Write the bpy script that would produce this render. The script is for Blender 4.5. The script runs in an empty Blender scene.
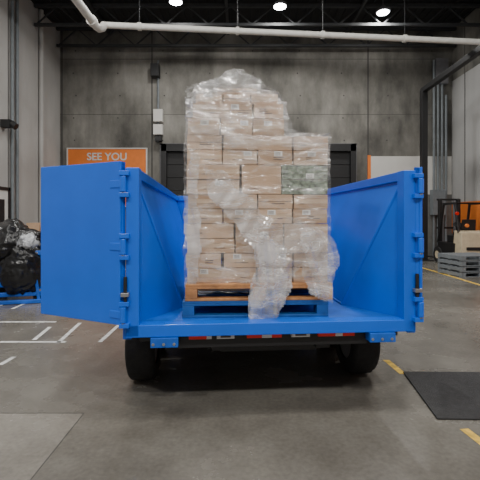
import bpy, bmesh, math, random
from mathutils import Vector, Matrix, noise
random.seed(7)
H=1.6; F=400.0; HY=218.0
def W(px,py,d): return Vector(((px-240)/F*d, d, H+(HY-py)/F*d))
def FL(px,py):
    d=H*F/(py-HY); return Vector(((px-240)/F*d,d,0))

# ---------------- materials
def new_mat(name):
    m=bpy.data.materials.new(name); m.use_nodes=True
    nt=m.node_tree; b=nt.nodes['Principled BSDF']
    return m,nt,b
def mat(name,col,rough=0.5,metal=0.0,var=0.12,scale=6.0,bump=0.0,bscale=40,emit=None,es=0,spec=None,coat=0):
    m,nt,b=new_mat(name)
    b.inputs['Roughness'].default_value=rough; b.inputs['Metallic'].default_value=metal
    if spec is not None: b.inputs['Specular IOR Level'].default_value=spec
    if coat: 
        b.inputs['Coat Weight'].default_value=coat; b.inputs['Coat Roughness'].default_value=0.2
    tc=nt.nodes.new('ShaderNodeTexCoord')
    n=nt.nodes.new('ShaderNodeTexNoise'); n.inputs['Scale'].default_value=scale; n.inputs['Detail'].default_value=6
    nt.links.new(tc.outputs['Object'],n.inputs['Vector'])
    r=nt.nodes.new('ShaderNodeValToRGB')
    r.color_ramp.elements[0].position=0.3; r.color_ramp.elements[1].position=0.7
    r.color_ramp.elements[0].color=(*[c*(1-var) for c in col],1)
    r.color_ramp.elements[1].color=(*[min(1,c*(1+var)) for c in col],1)
    nt.links.new(n.outputs['Fac'],r.inputs['Fac']); nt.links.new(r.outputs['Color'],b.inputs['Base Color'])
    if bump>0:
        n2=nt.nodes.new('ShaderNodeTexNoise'); n2.inputs['Scale'].default_value=bscale
        nt.links.new(tc.outputs['Object'],n2.inputs['Vector'])
        bp=nt.nodes.new('ShaderNodeBump'); bp.inputs['Strength'].default_value=bump; bp.inputs['Distance'].default_value=0.02
        nt.links.new(n2.outputs['Fac'],bp.inputs['Height']); nt.links.new(bp.outputs['Normal'],b.inputs['Normal'])
    if emit:
        b.inputs['Emission Color'].default_value=(*emit,1); b.inputs['Emission Strength'].default_value=es
    return m

def concrete_wall(name,c0,c1,c2,rough=0.85,streak=(0.8,1.12)):
    m,nt,b=new_mat(name); b.inputs['Roughness'].default_value=rough
    tc=nt.nodes.new('ShaderNodeTexCoord')
    mp=nt.nodes.new('ShaderNodeMapping'); mp.inputs['Scale'].default_value=(1,1,0.55)
    nt.links.new(tc.outputs['Object'],mp.inputs['Vector'])
    n=nt.nodes.new('ShaderNodeTexNoise'); n.inputs['Scale'].default_value=0.45; n.inputs['Detail'].default_value=10; n.inputs['Roughness'].default_value=0.65
    nt.links.new(mp.outputs[0],n.inputs['Vector'])
    r=nt.nodes.new('ShaderNodeValToRGB')
    e=r.color_ramp.elements; e[0].position=0.36; e[0].color=(*c0,1); e[1].position=0.66; e[1].color=(*c2,1)
    k=e.new(0.5); k.color=(*c1,1)
    nt.links.new(n.outputs['Fac'],r.inputs['Fac'])
    mp2=nt.nodes.new('ShaderNodeMapping'); mp2.inputs['Scale'].default_value=(2,2,0.3)
    nt.links.new(tc.outputs['Object'],mp2.inputs['Vector'])
    n2=nt.nodes.new('ShaderNodeTexNoise'); n2.inputs['Scale'].default_value=1.0; n2.inputs['Detail'].default_value=5
    nt.links.new(mp2.outputs[0],n2.inputs['Vector'])
    mr=nt.nodes.new('ShaderNodeMapRange'); mr.inputs[1].default_value=0.35; mr.inputs[2].default_value=0.65; mr.inputs[3].default_value=streak[0]; mr.inputs[4].default_value=streak[1]
    nt.links.new(n2.outputs['Fac'],mr.inputs[0])
    mx=nt.nodes.new('ShaderNodeVectorMath'); mx.operation='SCALE'
    nt.links.new(r.outputs['Color'],mx.inputs[0]); nt.links.new(mr.outputs[0],mx.inputs['Scale'])
    nt.links.new(mx.outputs[0],b.inputs['Base Color'])
    n3=nt.nodes.new('ShaderNodeTexNoise'); n3.inputs['Scale'].default_value=8
    nt.links.new(tc.outputs['Object'],n3.inputs['Vector'])
    bp=nt.nodes.new('ShaderNodeBump'); bp.inputs['Strength'].default_value=0.15; bp.inputs['Distance'].default_value=0.02
    nt.links.new(n3.outputs['Fac'],bp.inputs['Height']); nt.links.new(bp.outputs['Normal'],b.inputs['Normal'])
    return m

def floor_mat(name,k=1.0):
    m,nt,b=new_mat(name)
    tc=nt.nodes.new('ShaderNodeTexCoord')
    n=nt.nodes.new('ShaderNodeTexNoise'); n.inputs['Scale'].default_value=0.7; n.inputs['Detail'].default_value=12; n.inputs['Roughness'].default_value=0.62
    nt.links.new(tc.outputs['Object'],n.inputs['Vector'])
    r=nt.nodes.new('ShaderNodeValToRGB'); e=r.color_ramp.elements
    e[0].position=0.3; e[0].color=(0.10*k,0.09*k,0.076*k,1); e[1].position=0.72; e[1].color=(0.245*k,0.230*k,0.202*k,1)
    nt.links.new(n.outputs['Fac'],r.inputs['Fac'])
    n2=nt.nodes.new('ShaderNodeTexNoise'); n2.inputs['Scale'].default_value=30; n2.inputs['Detail'].default_value=8
    nt.links.new(tc.outputs['Object'],n2.inputs['Vector'])
    mr=nt.nodes.new('ShaderNodeMapRange'); mr.inputs[3].default_value=0.72; mr.inputs[4].default_value=1.28
    nt.links.new(n2.outputs['Fac'],mr.inputs[0])
    mx=nt.nodes.new('ShaderNodeVectorMath'); mx.operation='SCALE'
    nt.links.new(r.outputs['Color'],mx.inputs[0]); nt.links.new(mr.outputs[0],mx.inputs['Scale'])
    nt.links.new(mx.outputs[0],b.inputs['Base Color'])
    mr2=nt.nodes.new('ShaderNodeMapRange'); mr2.inputs[3].default_value=0.16; mr2.inputs[4].default_value=0.36
    nt.links.new(n.outputs['Fac'],mr2.inputs[0]); nt.links.new(mr2.outputs[0],b.inputs['Roughness'])
    return m

def film_mat(name,lo,hi,rot=0.6,gl=0.10,vs=(1.6,3,8),r0=.54,r1=.68,bs=.6,crease=.3):
    m,nt,b=new_mat(name)
    b.inputs['Base Color'].default_value=(0.92,0.92,0.92,1); b.inputs['Roughness'].default_value=0.15
    tc=nt.nodes.new('ShaderNodeTexCoord')
    mp=nt.nodes.new('ShaderNodeMapping'); mp.inputs['Rotation'].default_value=(0,rot,0); mp.inputs['Scale'].default_value=vs
    nt.links.new(tc.outputs['Object'],mp.inputs['Vector'])
    n=nt.nodes.new('ShaderNodeTexNoise'); n.inputs['Scale'].default_value=1.8; n.inputs['Detail'].default_value=4; n.inputs['Distortion'].default_value=1.0; n.inputs['Roughness'].default_value=0.5
    nt.links.new(mp.outputs[0],n.inputs['Vector'])
    rg=nt.nodes.new('ShaderNodeMath'); rg.operation='SUBTRACT'; rg.inputs[1].default_value=0.5; nt.links.new(n.outputs['Fac'],rg.inputs[0])
    ra=nt.nodes.new('ShaderNodeMath'); ra.operation='ABSOLUTE'; nt.links.new(rg.outputs[0],ra.inputs[0])
    cr=nt.nodes.new('ShaderNodeMapRange'); cr.inputs[1].default_value=0.0; cr.inputs[2].default_value=0.014; cr.inputs[3].default_value=crease; cr.inputs[4].default_value=0.0
    nt.links.new(ra.outputs[0],cr.inputs[0])
    n1=nt.nodes.new('ShaderNodeTexNoise'); n1.inputs['Scale'].default_value=2.6; n1.inputs['Detail'].default_value=5
    nt.links.new(tc.outputs['Object'],n1.inputs['Vector'])
    ad=nt.nodes.new('ShaderNodeMath'); ad.operation='MULTIPLY_ADD'; ad.inputs[1].default_value=0.5
    nt.links.new(n1.outputs['Fac'],ad.inputs[0]); 
    ml=nt.nodes.new('ShaderNodeMath'); ml.operation='MULTIPLY'; ml.inputs[1].default_value=0.6
    nt.links.new(n.outputs['Fac'],ml.inputs[0]); nt.links.new(ml.outputs[0],ad.inputs[2])
    mr=nt.nodes.new('ShaderNodeMapRange'); mr.inputs[1].default_value=r0; mr.inputs[2].default_value=r1; mr.inputs[3].default_value=lo; mr.inputs[4].default_value=hi
    nt.links.new(ad.outputs[0],mr.inputs[0])
    sm=nt.nodes.new('ShaderNodeMath'); sm.operation='ADD'; sm.use_clamp=True
    nt.links.new(mr.outputs[0],sm.inputs[0]); nt.links.new(cr.outputs[0],sm.inputs[1])
    bp=nt.nodes.new('ShaderNodeBump'); bp.inputs['Strength'].default_value=bs; bp.inputs['Distance'].default_value=0.05
    nt.links.new(n.outputs['Fac'],bp.inputs['Height']); nt.links.new(bp.outputs['Normal'],b.inputs['Normal'])
    tr=nt.nodes.new('ShaderNodeBsdfTransparent'); tr.inputs[0].default_value=(0.98,0.98,0.98,1)
    ms=nt.nodes.new('ShaderNodeMixShader')
    nt.links.new(sm.outputs[0],ms.inputs[0]); nt.links.new(tr.outputs[0],ms.inputs[1]); nt.links.new(b.outputs[0],ms.inputs[2])
    g=nt.nodes.new('ShaderNodeBsdfGlossy'); g.inputs['Roughness'].default_value=0.12; nt.links.new(bp.outputs['Normal'],g.inputs['Normal'])
    m2=nt.nodes.new('ShaderNodeMixShader'); m2.inputs[0].default_value=gl
    nt.links.new(ms.outputs[0],m2.inputs[1]); nt.links.new(g.outputs[0],m2.inputs[2])
    out=[x for x in nt.nodes if x.type=='OUTPUT_MATERIAL'][0]
    nt.links.new(m2.outputs[0],out.inputs['Surface'])
    return m

BLUE=mat('blue_paint',(0.001,0.115,0.66),0.34,0,0.06,3,coat=0.2)
BLUED=mat('blue_paint_scuffed',(0.006,0.10,0.50),0.45,0,0.3,5)
BLACK=mat('black_steel',(0.010,0.010,0.011),0.5)
RUB=mat('tire_rubber',(0.012,0.012,0.012),0.8,0,0.2,20,0.3)
STEEL=mat('zinc_steel',(0.35,0.35,0.36),0.35,0.8)
RED=mat('red_lens',(0.45,0.01,0.008),0.25,emit=(0.8,0.02,0.01),es=0.08)
WHT=mat('white_reflective',(0.55,0.55,0.55),0.4)
LBL=mat('paper_label',(0.72,0.72,0.70),0.6)
PIPE=mat('white_pipe_paint',(0.74,0.73,0.68),0.45,0,0.08)
KR=[mat('kraft_%d'%i,c,0.75,0,0.07,9,0.05,60) for i,c in enumerate([(0.50,0.335,0.215),(0.42,0.275,0.17),(0.57,0.40,0.275),(0.51,0.36,0.25)])]
TAPE=mat('packing_tape',(0.58,0.43,0.30),0.25)
INK=mat('carton_print',(0.08,0.055,0.04),0.7)
GREEN=mat('green_printed_carton',(0.18,0.22,0.165),0.6,0,0.7,30)
WOOD=mat('pallet_wood',(0.40,0.185,0.07),0.75,0,0.4,9,0.2)
BPAL=mat('blue_pallet_paint',(0.005,0.075,0.27),0.6,0,0.3,9)
ORG=mat('orange_paint',(0.72,0.19,0.03),0.6,0,0.05)
DARK=mat('dark_door',(0.010,0.010,0.011),0.6)
CEIL=mat('ceiling_deck',(0.02,0.021,0.023),0.8)
TRUS=mat('truss_paint',(0.04,0.042,0.045),0.6)
LAMP=mat('lamp_lens',(1,1,1),0.5,emit=(0.95,0.98,1.0),es=40)
CASE=mat('lamp_housing',(0.15,0.15,0.16),0.5)
YEL=mat('yellow_line_paint',(0.62,0.40,0.06),0.6,0,0.4,15)
WLINE=mat('white_line_paint',(0.62,0.62,0.6),0.6,0,0.3,15)
MATM=mat('rubber_mat',(0.025,0.025,0.026),0.75,0,0.3,25,0.5,120)
PLB=mat('black_plastic_bag',(0.010,0.010,0.011),0.25,0,0.2,8,0.6,14)
CREAM=mat('cream_counterweight',(0.55,0.47,0.33),0.5)
GREY=mat('grey_plastic',(0.17,0.19,0.205),0.6)
CLEARB=mat('grey_clear_bag',(0.35,0.36,0.38),0.3,0,0.4,8,0.6,14)
PALEW=mat('painted_white',(0.60,0.59,0.56),0.7,0,0.06,1.5)
BACKC=concrete_wall('concrete_back',(0.085,0.082,0.073),(0.175,0.168,0.150),(0.29,0.28,0.253))
LEFTC=concrete_wall('painted_concrete_left',(0.36,0.35,0.335),(0.40,0.39,0.375),(0.44,0.43,0.415),0.8,(0.95,1.03))
RIGHTC=concrete_wall('painted_concrete_right',(0.36,0.357,0.35),(0.40,0.397,0.39),(0.44,0.437,0.43),0.8,(0.95,1.03))
FLOOR=floor_mat('floor_concrete',0.84)
PATCH=floor_mat('floor_concrete_light',1.15)
JOINT=mat('joint_sealant',(0.05,0.048,0.045),0.8)
FILM=film_mat('stretch_film',0.01,0.26,0.5,0.10,(1.6,3,8),.54,.68,.6,.22)
FILM2=film_mat('stretch_film_loose',0.10,0.42,1.1,0.16,(1.0,1.5,4),.48,.68,.35,.30)

# ---------------- mesh builder
class MB:
    def __init__(s): s.v=[]; s.f=[]; s.m=[]; s.mats=[]
    def mi(s,m):
        if m not in s.mats: s.mats.append(m)
        return s.mats.index(m)
    def add(s,vs,fs,m,M=None):
        o=len(s.v)
        for v in vs:
            v=Vector(v); s.v.append(M@v if M else v)
        k=s.mi(m)
        for f in fs: s.f.append([o+i for i in f]); s.m.append(k)
    def box(s,x0,x1,y0,y1,z0,z1,m,M=None):
        s.add([(x0,y0,z0),(x1,y0,z0),(x1,y1,z0),(x0,y1,z0),(x0,y0,z1),(x1,y0,z1),(x1,y1,z1),(x0,y1,z1)],
              [(0,3,2,1),(4,5,6,7),(0,1,5,4),(1,2,6,5),(2,3,7,6),(3,0,4,7)],m,M)
    def hexa(s,a,b,m):
        s.add(list(a)+list(b),[(0,3,2,1),(4,5,6,7),(0,1,5,4),(1,2,6,5),(2,3,7,6),(3,0,4,7)],m)
    def cyl(s,p0,p1,r,m,n=20,r2=None):
        p0=Vector(p0);p1=Vector(p1);d=(p1-p0).normalized()
        a=d.orthogonal().normalized(); b=d.cross(a); r2=r if r2 is None else r2
        vs=[]
        for i in range(n):
            t=2*math.pi*i/n; vs.append(p0+(a*math.cos(t)+b*math.sin(t))*r)
        for i in range(n):
            t=2*math.pi*i/n; vs.append(p1+(a*math.cos(t)+b*math.sin(t))*r2)
        fs=[(i,(i+1)%n,n+(i+1)%n,n+i) for i in range(n)]+[tuple(range(n-1,-1,-1)),tuple(range(n,2*n))]
        s.add(vs,fs,m)
    def beam(s,p0,p1,w,m):
        p0=Vector(p0);p1=Vector(p1);d=(p1-p0).normalized()
        up=Vector((0,0,1)) if abs(d.z)<0.9 else Vector((0,1,0))
        a=d.cross(up).normalized()*w/2; b=a.cross(d).normalized()*w/2
        s.hexa([p0-a-b,p0+a-b,p1+a-b,p1-a-b],[p0-a+b,p0+a+b,p1+a+b,p1-a+b],m)
    def done(s,name,parent=None,bevel=0,smooth=False,loc=None,rot=None):
        me=bpy.data.meshes.new(name); me.from_pydata([tuple(v) for v in s.v],[],s.f)
        for m in s.mats: me.materials.append(m)
        for i,p in enumerate(me.polygons): p.material_index=s.m[i]
        bm=bmesh.new(); bm.from_mesh(me); bmesh.ops.recalc_face_normals(bm,faces=bm.faces); bm.to_mesh(me); bm.free()
        if smooth:
            for p in me.polygons: p.use_smooth=True
        ob=bpy.data.objects.new(name,me); bpy.context.collection.objects.link(ob)
        if bevel:
            b=ob.modifiers.new('bevel','BEVEL'); b.width=bevel; b.segments=2; b.limit_method='ANGLE'; b.angle_limit=0.7
        if smooth:
            try:
                me.set_sharp_from_angle(angle=0.9)
            except Exception: pass
        if parent: ob.parent=parent
        if loc: ob.location=loc
        if rot: ob.rotation_euler=rot
        return ob
def empty(name,loc=(0,0,0),rz=0):
    e=bpy.data.objects.new(name,None); e.location=loc; e.rotation_euler=(0,0,rz); e.empty_display_size=0.2
    bpy.context.collection.objects.link(e); return e

# ---------------- room
BY=17.0; LX=-7.65; RX=9.0; CZ=9.6; FY=-12
b=MB(); b.box(LX,RX,FY,BY,-0.2,0,FLOOR); 
b.box(-5.5,-1.28,3.277,3.283,0,0.0015,JOINT)
b.box(-1.283,-1.277,FY,3.28,0,0.0015,JOINT)
b.box(-5.5,-1.28,-3,3.27,0,0.0012,PATCH)
b.done('floor')
b=MB(); b.box(LX-0.2,RX+0.2,BY,BY+0.3,0,CZ,BACKC)
for px in (62,152,368): 
    x=(px-240)/F*BY; b.box(x-0.025,x+0.025,BY-0.006,BY,0,CZ,JOINT)
for z in (6.0,8.35): b.box(LX,RX,BY-0.004,BY,z-0.008,z+0.008,JOINT)
for i in range(9):
    for j in range(5):
        x=-7+i*1.9+random.uniform(-.1,.1); z=4.9+j*0.95
        b.cyl((x,BY-0.005,z),(x,BY+0.01,z),0.03,JOINT,10)
b.box(5.55,RX-0.02,BY-0.03,BY,2.6,4.22,PALEW)
b.box(5.42,5.55,BY-0.04,BY,2.2,4.26,ORG)
b.box(5.35,RX-0.02,BY-0.035,BY,0.0,2.6,mat('grey_wall_low',(0.16,0.16,0.15),0.8))
b.done('wall_back')
b=MB(); b.box(LX-0.2,LX,FY,BY,0,CZ,LEFTC)
for y in (9.5,13.2,15.4): b.box(LX,LX+0.006,y-0.02,y+0.02,0,CZ,JOINT)
b.done('wall_left')
b=MB(); b.box(LX+.001,LX+0.02,FY,12.05,0,0.25,GREY); b.box(LX+.001,LX+0.02,13.25,BY-.01,0,0.25,GREY); b.done('baseboard_left')
b=MB(); b.box(RX,RX+0.2,FY,BY,0,CZ,RIGHTC); b.box(RX-0.02,RX,FY,BY,0.95,2.25,ORG); b.box(RX-0.02,RX,FY,BY,0,0.95,GREY)
b.box(RX-0.01,RX,FY,BY,7.4,CZ,BACKC)
for y in (13.0,16.0): b.box(RX-0.012,RX,y-0.02,y+0.02,0,CZ,JOINT)
b.done('wall_right')
b=MB(); b.box(LX-0.2,RX+0.2,FY,BY+0.3,CZ,CZ+0.2,CEIL)
x=LX
while x<RX: b.box(x,x+0.08,FY,BY,CZ-0.05,CZ,CEIL); x+=0.3
b.done('ceiling')
b=MB()
for y in (2,6,10,14.8,16.6):
    b.beam((LX+.05,y,CZ-0.15),(RX-.05,y,CZ-0.15),0.12,TRUS); b.beam((LX+.05,y,CZ-0.85),(RX-.05,y,CZ-0.85),0.10,TRUS)
    x=LX+.1; k=0
    while x<RX-0.9:
        b.beam((x,y,CZ-(0.15 if k%2 else 0.85)),(x+0.8,y,CZ-(0.85 if k%2 else 0.15)),0.045,TRUS); x+=0.8; k+=1
for x in (-5.5,-0.5,4.5): b.beam((x,FY,CZ-0.2),(x,BY-.05,CZ-0.2),0.1,TRUS)
b.done('roof_truss')

# dock door
b=MB()
x0,x1=-3.3,4.85; zt=4.7; Bf=BY-.008
b.box(x0,x0+0.22,BY-0.3,Bf,0,zt,BLACK); b.box(x1-0.22,x1,BY-0.3,Bf,0,zt,BLACK); b.box(x0,x1,BY-0.3,Bf,zt-0.3,zt,BLACK)
z=0
while z<zt-0.4: b.box(x0+0.2,x1-0.2,BY-0.12,BY-0.02,z+0.01,z+0.54,DARK); z+=0.55
b.box(x0-0.1,x0,BY-0.06,Bf,0,zt+0.06,CASE); b.box(x1,x1+0.1,BY-0.06,Bf,0,zt+0.06,CASE); b.box(x0-.1,x1+.1,BY-0.06,Bf,zt,zt+0.06,CASE)
b.done('door_1')
b=MB()
q=LX+.03
b.box(q,LX+0.05,12.2,13.1,0.0,2.5,PALEW); b.box(q,LX+0.08,12.1,12.2,0,2.6,BLACK); b.box(q,LX+0.08,13.1,13.2,0,2.6,BLACK); b.box(q,LX+0.08,12.1,13.2,2.5,2.6,BLACK)
b.box(LX+0.05,LX+0.06,12.4,12.9,1.3,2.2,DARK); b.cyl((LX+0.05,12.95,1.05),(LX+0.13,12.95,1.05),0.03,STEEL)
b.done('door_2')

# banner
ban=empty('banner_sign',(0,0,0))
b=MB(); X0=W(68,147,16.9).x; X1=W(146,147,16.9).x; Z1=W(66,149,16.9).z; Z0=W(66,206,16.9).z
b.box(X0,X1,16.9,16.94,Z0,Z1,ORG); b.box(X0-.05,X0,16.88,16.98,Z0-.05,Z1+.05,PALEW); b.box(X1,X1+.05,16.88,16.98,Z0-.05,Z1+.05,PALEW); b.box(X0,X1,16.88,16.98,Z1,Z1+.05,PALEW); b.box(X0,X1,16.88,16.98,Z0-.05,Z0,PALEW)
b.done('banner_panel',ban)
for i,(t,zz) in enumerate((('SEE YOU',Z1-0.47),('TOMORROW',Z1-1.1),('WORK SAFE',Z1-1.6))):
    c=bpy.data.curves.new('banner_text_%d'%i,'FONT'); c.body=t; c.size=0.44; c.align_x='CENTER'; c.extrude=0.004; c.offset=0.008
    c.materials.append(PALEW)
    o=bpy.data.objects.new('banner_text_%d'%i,c); bpy.context.collection.objects.link(o)
    o.location=((X0+X1)/2,16.89,zz); o.rotation_euler=(math.pi/2,0,0); o.parent=ban

def tube(name,pts,r,m,parent=None):
    c=bpy.data.curves.new(name,'CURVE'); c.dimensions='3D'; c.bevel_depth=r; c.bevel_resolution=5; c.use_fill_caps=True
    s=c.splines.new('POLY'); s.points.add(len(pts)-1)
    for i,p in enumerate(pts): s.points[i].co=(*p,1)
    c.materials.append(m)
    o=bpy.data.objects.new(name,c); bpy.context.collection.objects.link(o)
    if parent: o.parent=parent
    for s in c.splines: s.use_smooth=True
    return o
# sprinkler pipe: main run, with a lower elbow running back toward the camera
pz=7.15
sp=empty('sprinkler_pipe',(0,0,0))
tube('main_run',[Vector((-3.95,11.5,pz)),Vector((RX-.03,12.75,pz))],0.09,PIPE,sp)
E=Vector((-4.0,11.5,pz-.1))
tube('branch_run',[Vector((-4.0,6,pz-.22)),Vector((-4.0,11.1,pz-.22)),Vector((-3.98,11.3,pz-.2)),Vector((-3.93,11.42,pz-.12)),Vector((-3.9,11.5,pz))],0.11,PIPE,sp)
b=MB()
pa=Vector((-3.95,11.5,pz)); pb=Vector((RX-.03,12.75,pz))
for t in (0.08,0.3,0.5,0.7,0.9):
    p=pa.lerp(pb,t); b.cyl(p,(p.x,p.y,CZ-0.9),0.012,TRUS,8); b.cyl((p.x-0.05,p.y,pz),(p.x+0.05,p.y,pz),0.115,PIPE,20)
b.cyl((-4.0,10.75,pz-.22),(-4.0,10.9,pz-.22),0.14,PIPE); b.cyl((-4.0,9.0,pz-.22),(-4.0,9.1,pz-.22),0.14,PIPE)
b.cyl((-4.0,9.5,pz-.22),(-4.0,9.5,CZ-.1),0.015,TRUS,8)
b.done('pipe_hangers',sp,smooth=True)
b=MB(); zt=H+128/F*15
b.box(6.78,7.0,14.9,15.1,0,zt,BLACK); b.beam((6.9,15.1,zt),(6.85,4,zt+0.05),0.18,BLACK)
b.box(6.6,7.18,14.8,15.2,0,0.03,BLACK)
b.done('overhead_rail',None,0.01)
b=MB()
for px,y0 in ((434,60),(438,85),(442,60),(446,95)):
    a=W(px,y0,16.8); b.cyl(a,(a.x,a.y,0),0.05,GREY,10)
b.box(W(430,0,16.9).x,W(442,0,16.9).x,16.6,16.9,W(0,215,16.9).z,W(0,190,16.9).z,GREY)
b.box(W(434,0,16.9).x,W(446,0,16.9).x,16.7,16.9,W(0,85,16.9).z,W(0,60,16.9).z,CASE)
b.done('electrical_conduits',None)
b=MB()
a=W(158,60,16.9); b.cyl((a.x,16.93,W(0,142,16.9).z),(a.x,16.93,a.z),0.045,GREY,10)
for zb,zt2,mm,x0_,x1_,yf in ((122,110,PALEW,154,163,16.75),(135,125,PALEW,154,163,16.75),(141.5,137,BLACK,156,162,16.7),(78,66,BLACK,152,160,16.6)):
    b.box(W(x0_,0,16.9).x,W(x1_,0,16.9).x,yf,16.98,W(0,zb,16.9).z,W(0,zt2,16.9).z,mm)
b.done('electrical_box')
b=MB()
for y in (12.3,12.6): b.cyl((LX+0.08,y+1.0,0.3),(LX+0.08,y+1.0,CZ-.1),0.05,GREY,10)
b.cyl((LX+0.1,15.2,0),(LX+0.1,15.2,CZ-.1),0.08,LEFTC,12)
b.done('downpipe')
b=MB(); p=W(4,124,12.9); b.box(LX,LX+0.3,12.75,13.0,p.z-0.12,p.z+0.12,BLACK); b.cyl((LX+0.3,12.87,p.z),(LX+0.45,12.87,p.z-0.1),0.11,BLACK,14)
b.done('wall_floodlight')

def lamp(x,y,power,z=9.0):
    e=empty('high_bay_lamp',(x,y,z))
    b=MB(); b.cyl((0,0,0.0),(0,0,0.08),0.24,CASE,24); b.cyl((0,0,0.08),(0,0,0.22),0.14,CASE,20,0.08); b.cyl((0,0,-0.015),(0,0,0),0.21,LAMP,24); b.cyl((0,0,.2),(0,0,CZ-z-.08),0.012,CASE,8)
    b.done('housing',e)
    l=bpy.data.lights.new('lamp_light','AREA'); l.shape='DISK'; l.size=0.5; l.energy=power; l.color=(1.0,0.975,0.93)
    o=bpy.data.objects.new('lamp_light',l); bpy.context.collection.objects.link(o); o.parent=e; o.location=(0,0,-0.05)
K=0.66
for x,y,p in ((1.4,14,230),(5.15,14.4,230),(-2.2,13.7,230),
              (-5.5,8.2,350),(1.3,8.2,240),(5.2,8.2,320),(-2,8,220),
              (-5.5,1.5,330),(-1.8,2.0,240),(1.9,2.0,240),(5.6,1.5,330),
              (-3,-4,700),(1,-4,760),(5,-4,560)):
    lamp(x,y,p*K)

def strip(b,p,q,w,m):
    d=(q-p).normalized(); n=Vector((-d.y,d.x,0))*w/2; z=Vector((0,0,0.002))
    b.add([p-n+z,q-n+z,q+n+z,p+n+z],[(0,1,2,3)],m)
b=MB()
for (a,c) in (((0,322),(56,322)),((0,342),(66,342)),((58,343),(80,323)),((100,342),(121,323)),((12,309),(40,297)),((0,365),(14,357)),((34,340),(50,327)),((0,306),(10,300)),((36,300),(60,300))):
    strip(b,FL(*a),FL(*c),0.055,WLINE)
b.done('parking_lines')
b=MB()
strip(b,FL(430,270),FL(480,285),0.1,YEL); strip(b,FL(430,270),Vector((5.9,16,0)),0.1,YEL)
strip(b,FL(386,360),FL(403,374),0.07,YEL); strip(b,FL(464,429),FL(486,446),0.07,YEL); strip(b,FL(480,285),Vector((5.9,5,0)),0.1,YEL)
b.done('yellow_floor_line')
b=MB(); A1=FL(403,373); A2=FL(437,420)
b.hexa([Vector((*A1.xy,.003)),Vector((*A2.xy,.003)),Vector((3.3,3.12,.003)),Vector((3.35,4.1,.003))],
       [Vector((*A1.xy,.018)),Vector((*A2.xy,.018)),Vector((3.3,3.12,.018)),Vector((3.35,4.1,.018))],MATM)
b.done('rubber_floor_mat',None,0.005)

# ---------------- trailer
TR=empty('dump_trailer',(0.275,3.2,0),math.radians(4.5))
DZ=0.76; TOP=1.97; HW=1.13; L=4.2
b=MB()
b.box(-HW+.03,HW-.03,0.05,L,DZ-0.03,DZ,BLUED)
b.box(-HW-.03,HW+.03,-0.03,0.09,DZ-0.085,DZ+0.012,BLUE)
for s in (-1,1):
    b.box(min(s*(HW-.03),s*HW),max(s*(HW-.03),s*HW),0.05,L,DZ-.05,TOP,BLUE)
    x0,x1=sorted((s*(HW-.06),s*(HW+.04))); b.box(x0,x1,0.0,L,TOP-.06,TOP+.02,BLUE)
    x0,x1=sorted((s*(HW-.07),s*(HW+.03))); b.box(x0,x1,-.03,.09,DZ-.08,TOP+.02,BLUE)
    for i in range(8):
        y=.35+i*.52; x0,x1=sorted((s*HW,s*(HW+.06))); b.box(x0,x1,y,y+.07,DZ-.1,TOP-.06,BLUE)
    x0,x1=sorted((s*HW,s*(HW+.07))); b.box(x0,x1,.05,L,DZ-.12,DZ-.0,BLUE)
    xo=s*(HW-.035); xi=s*.76
    P=[(xi,.62,DZ),(xi,L,DZ),(xo,L,TOP-.08),(xo,.10,TOP-.08)]
    b.add(P,[(0,1,2,3)],BLUE)
    b.add([(xo,.10,DZ),(xi,.62,DZ),(xo,.10,TOP-.08)],[(0,1,2)],BLUE)
    b.beam((xi,.62,DZ+.005),(xo,.105,TOP-.09),0.02,BLUE)
    b.beam((xi,.62,DZ+.008),(xi,L,DZ+.008),0.025,BLUED)
b.box(-HW,HW,L-.04,L,DZ,TOP+.02,BLUE); b.box(-HW,HW,L-.08,L+.04,TOP-.06,TOP+.03,BLUE)
for z in (1.1,1.45,1.75): b.box(-.9,.9,L-.06,L-.04,z,z+.05,BLUE)
b.done('bed',TR,0.006)
b=MB()
for s in (-1,1):
    x0,x1=sorted((s*.38,s*.50)); b.box(x0,x1,.15,5.2,.5,.66,BLACK)
for y in (.12,.55,1.35,2.2,3.0,3.8): b.box(-HW+.05,HW-.05,y,y+.08,.6,.73,BLACK)
b.box(-.78,.78,.05,.15,.56,.675,BLACK)
for y in (.9,1.72):
    b.cyl((-.9,y,.37),(.9,y,.37),.055,BLACK,16)
    for s in (-1,1):
        b.box(s*.44-.04,s*.44+.04,y-.35,y+.35,.42,.46,BLACK); b.box(s*.44-.06,s*.44+.06,y-.05,y+.05,.32,.5,BLACK)
b.beam((-.45,5.1,.56),(0,6.2,.56),.1,BLACK); b.beam((.45,5.1,.56),(0,6.2,.56),.1,BLACK); b.cyl((0,6.0,0.05),(0,6.0,.9),.04,BLACK); b.cyl((0,6.0,0),(0,6.0,.05),.12,BLACK)
b.cyl((0,1.2,.45),(0,2.6,.62),.07,BLACK)
b.box(-.38,.38,.2,2.4,.5,.54,BLACK); b.box(-.42,.42,.3,.34,.44,.6,BLACK)
b.box(-1.0,-.5,2.3,2.34,.35,.7,BLACK); b.box(.5,1.0,2.3,2.34,.35,.7,BLACK)
b.box(-.9,.9,3.2,3.9,.42,.72,BLACK)
b.done('chassis',TR,0.004)
b=MB()
def rbox(x0,x1,z0,z1,m,y0=-.06,y1=0.06): b.box(x0,x1,y0,y1,z0,z1,m)
rbox(-.97,-.76,.60,.672,BLUED,-.05,.3); rbox(.77,.98,.60,.672,BLUED,-.05,.3)
for x in (-.95,-.87,-.79,.79,.87,.95): b.cyl((x,-.055,.625),(x,-.045,.625),.012,STEEL,10)
for x0,x1,m in ((-.68,-.54,RED),(-.54,-.50,WHT),(-.46,-.32,WHT),(-.22,-.10,RED),(-.10,-.02,WHT),(-.02,.06,RED),(.14,.29,WHT),(.36,.50,RED),(.50,.56,WHT),(.56,.66,RED)):
    rbox(x0,x1,.643,.675,m,.0,.05)
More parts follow.
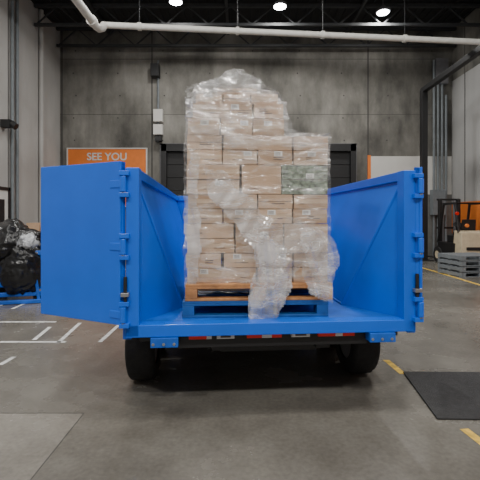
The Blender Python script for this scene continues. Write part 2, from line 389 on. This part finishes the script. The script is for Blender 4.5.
rbox(-.43,-.35,.652,.668,INK,-.003,.0); rbox(.17,.26,.653,.668,INK,-.003,0)
b.done('rear_lights_and_plate',TR,0.003)
def wheel(name,x,y,s):
    b=MB(); n=48; r=.375; w=.125
    prof=[(-w,.22),(-w-.012,.30),(-w+.005,.345),(-w+.03,.368),(0,r),(w-.03,.368),(w-.005,.345),(w+.012,.30),(w,.22)]
    vs=[];fs=[]
    for i in range(n):
        t=2*math.pi*i/n
        for j,(px,pr) in enumerate(prof):
            rr=pr-(0.012 if (i%2 and 2<j<6) else 0)
            vs.append((px,rr*math.cos(t),rr*math.sin(t)))
    k=len(prof)
    for i in range(n):
        for j in range(k-1):
            fs.append((i*k+j,i*k+j+1,((i+1)%n)*k+j+1,((i+1)%n)*k+j))
    b.add(vs,fs,RUB)
    b.cyl((-w+.02,0,0),(w-.02,0,0),.225,CASE,32); b.cyl((s*(w-.02),0,0),(s*(w+.03),0,0),.07,STEEL,16)
    for i in range(6):
        t=i*math.pi/3; b.cyl((s*(w-.02),.12*math.cos(t),.12*math.sin(t)),(s*(w-.0),.12*math.cos(t),.12*math.sin(t)),.014,STEEL,8)
    b.done(name,TR,0,True,(x,y,r))
for i,(x,y) in enumerate(((-1.16,.9),(1.00,.9),(-1.16,1.72),(1.00,1.72))): wheel('wheel_%d'%(i+1),x,y,1 if x>0 else -1)
b=MB()
for s in (-1,1):
    x0,x1=sorted((s*1.15,s*1.19)); b.box(x0,x1,.45,2.15,.70,.80,BLACK)
b.done('fenders',TR)
def door(name,hx,hy,ang,s,w,top):
    e=bpy.data.objects.new(name,None); bpy.context.collection.objects.link(e); e.parent=TR; e.location=(hx,hy,0); e.rotation_euler=(0,0,ang)
    b=MB(); z0=DZ+.02; z1=top
    b.box(.02,w,-.012,.012,z0,z1,BLUE)
    yf=(.012,.05) if s>0 else (-.05,-.012)
    b.box(.02,.09,yf[0],yf[1],z0,z1,BLUE); b.box(w-.07,w,yf[0],yf[1],z0,z1,BLUE)
    b.box(.02,w,yf[0],yf[1],z0,z0+.07,BLUE); b.box(.02,w,yf[0],yf[1],z1-.07,z1,BLUE); b.box(.5,.56,yf[0],yf[1],z0,z1,BLUE)
    b.box(.1,w,yf[0],yf[1],1.35,1.41,BLUE)
    for z in (.86,1.38,1.86):
        b.cyl((0,0,z-.06),(0,0,z+.06),.024,BLUE,14); b.box(0,.12,-.018,.018,z-.03,z+.03,BLUE)
        b.cyl((0,0,z-.075),(0,0,z-.06),.016,STEEL,10)
    b.done(name+'_panel',e,0.005)
    return e
door('tailgate_left',-HW-.045,-.055,math.radians(180-30),-1,.90,TOP+.065)
door('tailgate_right',HW+.055,-.06,math.radians(90-24-4.5),1,1.08,TOP+.045)
b=MB()
for s in (-1,1):
    for z in (.86,1.38,1.86):
        x0,x1=sorted((s*(HW+.0),s*(HW+.075))); b.box(x0,x1,-.07,.03,z-.10,z-.065,BLUE); b.box(x0,x1,-.07,.03,z+.065,z+.10,BLUE)
b.cyl((-HW-.03,-.05,.95),(-HW-.03,-.05,1.15),.014,BLACK); b.box(-HW-.06,-HW+.0,-.08,-.03,1.0,1.03,STEEL)
b.cyl((HW+.03,-.05,.95),(HW+.03,-.05,1.15),.014,BLACK); b.box(HW+.0,HW+.06,-.08,-.03,1.0,1.03,STEEL)
b.done('hinge_lugs',TR,0.003)

# ---------------- pallets & load
LR=math.radians(3.0); LO=(0.155,3.43,0)
def pallet(name,z0,m,w,d,parent_loc):
    b=MB()
    for i in range(3):
        x=-w/2+i*(w-.1)/2
        for j in range(3):
            y=j*(d-.12)/2; b.box(x,x+.1,y,y+.12,z0+.02,z0+.1,m)
    for j in range(3):
        y=j*(d-.1)/2; b.box(-w/2,w/2,y,y+.1,z0,z0+.02,m); b.box(-w/2,w/2,y,y+.1,z0+.1,z0+.12,m)
    n=7
    for i in range(n):
        y=i*(d-.1)/(n-1); b.box(-w/2,w/2,y,y+.1,z0+.12,z0+.14,m)
    return b.done(name,None,0.003,loc=parent_loc,rot=(0,0,LR))
pallet('blue_pallet',DZ,BPAL,1.24,1.05,(LO[0]-.02,LO[1]-.05,0.001))
pallet('wooden_pallet',DZ+.142,WOOD,1.25,1.04,(LO[0]+.01,LO[1]-.05,0.001))
LD=empty('wrapped_carton_load',LO,LR)
b=MB()
def carton(x0,x1,y0,y1,z0,z1,m=None,jit=.008,dec=True):
    m=m or random.choice(KR); g=.0045
    cx=(x0+x1)/2; cy=(y0+y1)/2
    M=Matrix.Translation((cx+random.uniform(-jit,jit),cy+random.uniform(-jit,jit),0))@Matrix.Rotation(random.uniform(-.025,.025),4,'Z')
    w=(x1-x0)/2-g; d=(y1-y0)/2-g
    b.box(-w,w,-d,d,z0+.001,z1-g,m,M)
    if dec:
        zc=(z0+z1)/2
        if random.random()<.45: b.box(-w,w,-d-.0015,-d,zc-.018,zc+.018,TAPE,M)
        elif random.random()<.6: b.box(-w,w,-d-.001,-d,zc-.002,zc+.002,INK,M)
        b.box(-.025,.025,-d-.001,d,z1-g,z1-g+.001,TAPE,M)
        if random.random()<.8:
            x=random.uniform(-w*.7,w*.2)
            for k in range(random.choice((1,2,3))):
                b.box(x,x+random.uniform(.04,.12),-d-.001,-d,z0+.04+k*.018,z0+.048+k*.018,INK,M)
        if random.random()<.35:
            x=random.uniform(-w*.7,w*.3); b.box(x,x+.07,-d-.002,-d,zc+.01,zc+.052,LBL,M)
            for k in range(3): b.box(x+.008,x+.055,-d-.0026,-d,zc+.018+k*.010,zc+.022+k*.010,INK,M)
Z0=1.045; hh=.254
for l in range(5):
    z=Z0+l*hh; n=(4,3,4,3,4)[l]; w=1.22
    xs=[-w/2+i*w/n for i in range(n+1)]
    if n==3: xs=[-.61,-.2,.22,.61] if l==1 else [-.61,-.15,.2,.61]
    for i in range(n):
        for j in range(3):
            mm=GREEN if (l==3 and i==2 and j==0) else None
            if l in (0,2,4) or (l==1 and i==0) or (l==3 and i==0):
                hz=hh/2; carton(xs[i],xs[i+1],.02+j*.32,.02+(j+1)*.32,z,z+hz,mm,dec=(j==0)); carton(xs[i],xs[i+1],.02+j*.32,.02+(j+1)*.32,z+hz,z+hh,mm,dec=(j==0 or l==4))
            else: carton(xs[i],xs[i+1],.02+j*.32,.02+(j+1)*.32,z,z+hh,mm,dec=(j==0))
z=Z0+5*hh
for i in range(3):
    for j in range(3): carton(-.60+i*.28,-.60+(i+1)*.28,.03+j*.3,.03+(j+1)*.3,z,z+.15)
z+=.15
for i in range(3):
    for j in range(3): carton(-.57+i*.265,-.57+(i+1)*.265,.04+j*.29,.04+(j+1)*.29,z,z+.13)
z+=.13
for i in range(3):
    for j in range(2): carton(-.54+i*.24,-.54+(i+1)*.24,.06+j*.3,.06+(j+1)*.3,z,z+.09)
z+=.09
for i in range(2): carton(-.36+i*.18,-.36+(i+1)*.18,.1,.45,z,z+.06)
b.done('cartons',LD,0.004)
def shell(name,x0,x1,y0,y1,z0,z1,amp,m,top=True,seed=0):
    res=.025; vs={}; V=[];Fc=[]
    def vert(x,y,z):
        k=(round(x,4),round(y,4),round(z,4))
        if k in vs: return vs[k]
        p=Vector((x,y,z))
        q=Vector((x*3+seed,y*3,z*6+x*4))
        nv=noise.noise(q)*.5+abs(noise.noise(Vector((x*4+z*5,y*5,z*5-x*3+seed))))*1.3
        d=Vector((0,0,0))
        if abs(y-y0)<1e-5: d.y-=1
        if abs(y-y1)<1e-5: d.y+=1
        if abs(x-x0)<1e-5: d.x-=1
        if abs(x-x1)<1e-5: d.x+=1
        if abs(z-z1)<1e-5: d.z+=1
        if d.length>0: d.normalize()
        p=p+d*max(0,nv)*amp
        vs[k]=len(V); V.append(p); return vs[k]
    def lin(a,c): 
        n=max(2,int((c-a)/res)); return [a+(c-a)*i/n for i in range(n+1)]
    X=lin(x0,x1);Y=lin(y0,y1);Zs=lin(z0,z1)
    def grid(A,B,f):
        for i in range(len(A)-1):
            for j in range(len(B)-1):
                Fc.append((f(A[i],B[j]),f(A[i+1],B[j]),f(A[i+1],B[j+1]),f(A[i],B[j+1])))
    grid(X,Zs,lambda a,c:vert(a,y0,c)); grid(X,Zs,lambda a,c:vert(a,y1,c))
    grid(Y,Zs,lambda a,c:vert(x0,a,c)); grid(Y,Zs,lambda a,c:vert(x1,a,c))
    if top: grid(X,Y,lambda a,c:vert(a,c,z1))
    bb=MB(); bb.add(V,Fc,m); bb.done(name,LD,0,True)
zz=Z0+5*hh
shell('film_lower',-.625,.625,.0,1.0,Z0-.03,zz+.012,.022,FILM,True,1)
shell('film_upper',-.615,.25,.01,.95,zz+.02,zz+.29,.022,FILM,True,5)
shell('film_cap',-.555,.19,.04,.68,zz+.295,zz+.385,.025,FILM,True,9)
shell('film_peak',-.38,.02,.08,.47,zz+.38,zz+.44,.03,FILM,True,13)
def inside(x,z,poly):
    c=False; n=len(poly)
    for i in range(n):
        x1,z1=poly[i]; x2,z2=poly[(i+1)%n]
        if (z1>z)!=(z2>z) and x<(x2-x1)*(z-z1)/(z2-z1)+x1: c=not c
    return c
def lp(px,py): return ((px-258)/116.5, H+(HY-py)/116.5)
def sheet(name,pix,y,amp,seed,m,ang,res=.012,bulge=0.0,fu=9,fv=1.2):
    poly=[lp(*p) for p in pix]
    xa=min(p[0] for p in poly)-.04;xb=max(p[0] for p in poly)+.04;za=min(p[1] for p in poly)-.04;zb=max(p[1] for p in poly)+.04
    nx=int((xb-xa)/res)+1;nz=int((zb-za)/res)+1; idx={};V=[];Fc=[]
    ca,sa=math.cos(ang),math.sin(ang)
    def vert(i,j):
        if (i,j) in idx: return idx[(i,j)]
        x=xa+i*res;z=za+j*res; u=x*ca+z*sa; v=-x*sa+z*ca
        f=noise.noise(Vector((u*fu,v*fv,seed)))+.25*noise.noise(Vector((u*fu*2,v*fv*2,seed+3)))
        t=(zb-z)/(zb-za)
        V.append(Vector((x+noise.noise(Vector((x*7,z*7,seed+7)))*.01,y-amp*(f+.6)-bulge*t,z)))
        idx[(i,j)]=len(V)-1; return len(V)-1
    for i in range(nx):
        for j in range(nz):
            x=xa+(i+.5)*res; z=za+(j+.5)*res
            ex=noise.noise(Vector((x*6,z*6,seed)))*.045
            ez=noise.noise(Vector((x*6,z*6,seed+20)))*.045
            if inside(x+ex,z+ez,poly):
                Fc.append((vert(i,j),vert(i+1,j),vert(i+1,j+1),vert(i,j+1)))
    bb=MB(); bb.add(V,Fc,m); return bb.done(name,LD,0,True)
sheet('film_drape',[(206,168),(222,172),(240,194),(262,214),(300,222),(326,238),(333,262),(326,300),(312,292),(300,266),(290,275),(284,300),(272,318),(252,320),(246,300),(256,270),(250,244),(236,226),(220,206),(208,188)],-.03,.06,2.0,FILM2,-.6,bulge=.02)
sheet('film_tail',[(250,232),(272,238),(284,246),(286,262),(282,296),(276,312),(260,319),(248,312),(252,290),(257,262)],-.05,.08,6.0,FILM2,.1,bulge=.06,fu=12)
sheet('film_corner',[(296,222),(326,232),(336,256),(328,300),(314,292),(306,268),(300,246)],-.045,.07,8.0,FILM2,.35,bulge=.03,fu=11)
sheet('film_top',[(188,90),(206,84),(232,73),(242,70),(262,80),(276,90),(288,112),(290,130),(326,136),(331,160),(290,150),(262,140),(230,150),(200,142),(188,128)],-.02,.04,11.0,FILM,.9)
sheet('film_flag',[(196,88),(215,82),(240,73),(228,92),(208,104),(194,112)],-.035,.05,31.0,FILM2,.6)
sheet('film_left',[(188,150),(200,156),(198,200),(202,250),(196,292),(187,288)],-.02,.04,15.0,FILM2,.2)
sheet('film_skirt',[(190,262),(250,268),(250,294),(216,290),(190,296)],-.01,.03,19.0,FILM,1.4)

# ---------------- left trash cart
TC=empty('tilt_cart',(-4.32,7.9,0),0.25)
b=MB()
b.hexa([(-.55,-.35,.3),(.3,-.35,.3),(.3,.45,.3),(-.55,.45,.3)],[(-.7,-.42,.95),(.48,-.42,.95),(.48,.52,.95),(-.7,.52,.95)],BLUED)
b.box(-.74,.52,-.45,-.40,.9,.98,BLUED); b.box(-.74,.52,.50,.55,.9,.98,BLUED); b.box(.46,.52,-.45,.55,.9,.98,BLUED)
b.box(-.6,.5,-.4,-.33,.12,.2,BLUED); b.box(-.6,.5,.4,.47,.12,.2,BLUED); b.box(-.1,0,-.4,.47,.12,.3,BLUED)
b.beam((.5,-.4,.12),(.62,-.4,.06),.06,BLUED); b.beam((-.9,-.5,.04),(.6,-.5,.04),.07,BLUED)
b.beam((.3,-.42,.95),(.42,-.46,.05),.05,BLUED)
b.done('cart_tub',TC,0.01)
b=MB()
for x in (-.45,.38):
    for y in (-.3,.4): b.cyl((x,y-.04,.09),(x,y+.04,.09),.09,RUB,20)
b.done('cart_wheels',TC,0,True)
def blob(name,c,r,seed,m,parent,amp=.25):
    bm=bmesh.new(); bmesh.ops.create_icosphere(bm,subdivisions=5,radius=1)
    for v in bm.verts:
        n=v.co.normalized(); k=1+amp*noise.noise(n*1.6+Vector((seed,0,0)))+.22*abs(noise.noise(n*4+Vector((0,seed,0))))
        v.co=Vector((c[0]+n.x*r[0]*k,c[1]+n.y*r[1]*k,c[2]+n.z*r[2]*k))
    me=bpy.data.meshes.new(name); bm.to_mesh(me); bm.free(); me.materials.append(m)
    for p in me.polygons: p.use_smooth=True
    o=bpy.data.objects.new(name,me); bpy.context.collection.objects.link(o); o.parent=parent
blob('black_bag_1',(-.15,-.05,1.08),(.52,.5,.42),1,PLB,TC)
blob('black_bag_2',(.08,-.36,.68),(.38,.22,.5),3,PLB,TC,.15)
blob('clear_bag',(.2,-.36,1.14),(.16,.2,.16),5,CLEARB,TC,.4)
b=MB()
for i in range(4):
    x=-6.6+i*.55
    b.box(x,x+.5,12.2,12.7,0,.9,CASE); b.box(x+.02,x+.48,12.22,12.68,.9,1.1+.12*(i%2),ORG if i%2 else RED); b.box(x+.05,x+.45,12.25,12.6,1.15,1.45,BLACK if i%2 else KR[0])
b.box(-6.7,-4.3,12.15,12.75,.86,.9,BLACK)
b.done('tool_crates',None,0.01)

# ---------------- forklift
FK=empty('forklift',(7.75,14.0,0),0)
b=MB()
b.box(-.55,.55,-.6,.6,.25,.75,BLACK)
b.hexa([(-.56,-1.05,.2),(.56,-1.05,.2),(.56,-.45,.2),(-.56,-.45,.2)],[(-.52,-.95,1.12),(.52,-.95,1.12),(.52,-.5,1.18),(-.52,-.5,1.18)],CREAM)
b.box(-.4,.4,-1.06,-1.0,.55,.65,BLACK)
b.box(-.45,.45,-.5,.1,.75,1.0,BLACK); b.box(-.25,.25,-.35,.1,1.0,1.1,BLACK); b.hexa([(-.25,-.42,1.05),(.25,-.42,1.05),(.25,-.3,1.05),(-.25,-.3,1.05)],[(-.22,-.5,1.55),(.22,-.5,1.55),(.22,-.42,1.55),(-.22,-.42,1.55)],BLACK)
for s in (-1,1):
    b.beam((s*.5,-.75,1.1),(s*.46,-.45,2.1),.07,BLACK); b.beam((s*.5,.65,.7),(s*.46,.3,2.1),.07,BLACK); b.beam((s*.46,-.5,2.1),(s*.46,.35,2.1),.07,BLACK)
    b.box(s*.34-.05,s*.34+.05,.75,.9,.1,2.3,BLACK); b.box(s*.22-.04,s*.22+.04,.82,.92,.1,2.25,CASE); b.box(s*.25-.06,s*.25+.06,.95,2.0,.06,.1,BLACK); b.box(s*.25-.06,s*.25+.06,.93,.98,.06,.6,BLACK)
for i in range(6): b.box(-.46,.46,-.45+i*.14,-.42+i*.14,2.1,2.13,BLACK)
for z in (.3,.5,1.2,2.25): b.box(-.42,.42,.88,.93,z,z+.07,BLACK)
b.cyl((0,.35,1.0),(0,.2,1.35),.02,BLACK); b.cyl((0,.2,1.34),(0,.18,1.37),.17,BLACK)
for s in (-1,1): b.cyl((s*.35,-1.0,1.35),(s*.35,-.92,1.35),.06,ORG); b.cyl((s*.47,-.62,1.75),(s*.47,-.55,1.75),.06,RED)
b.done('forklift_body',FK,0.012)
b=MB()
for x in (-.5,.5):
    b.cyl((x-.1,-.62,.22),(x+.1,-.62,.22),.22,RUB,28); b.cyl((x-.11,.5,.28),(x+.11,.5,.28),.28,RUB,28)
    b.cyl((x-.115,.5,.28),(x+.115,.5,.28),.14,CREAM,20); b.cyl((x-.105,-.62,.22),(x+.105,-.62,.22),.1,CREAM,20)
b.done('forklift_wheels',FK,0,True)
b=MB()
for k in range(4):
    z=k*.15
    for i in range(3): b.box(-.6+i*.53,-.46+i*.53,-.5,.5,z+.02,z+.11,GREY)
    for j in range(6): b.box(-.6,.6,-.5+j*.18,-.4+j*.18,z+.11,z+.13,GREY)
    for j in range(3): b.box(-.6,.6,-.5+j*.45,-.4+j*.45,z,z+.02,GREY)
b.done('plastic_pallet_stack',None,0.004,loc=(6.45,11.3,0),rot=(0,0,.15))

w=bpy.data.worlds.new('world'); bpy.context.scene.world=w; w.use_nodes=True
w.node_tree.nodes['Background'].inputs[0].default_value=(1.0,0.985,0.96,1); w.node_tree.nodes['Background'].inputs[1].default_value=0.42
cam=bpy.data.cameras.new('camera'); co=bpy.data.objects.new('camera',cam); bpy.context.collection.objects.link(co)
co.location=(0,0,H); co.rotation_euler=(math.pi/2,0,0); cam.lens=30; cam.sensor_width=36; cam.shift_y=-(240-HY)/480
bpy.context.scene.camera=co
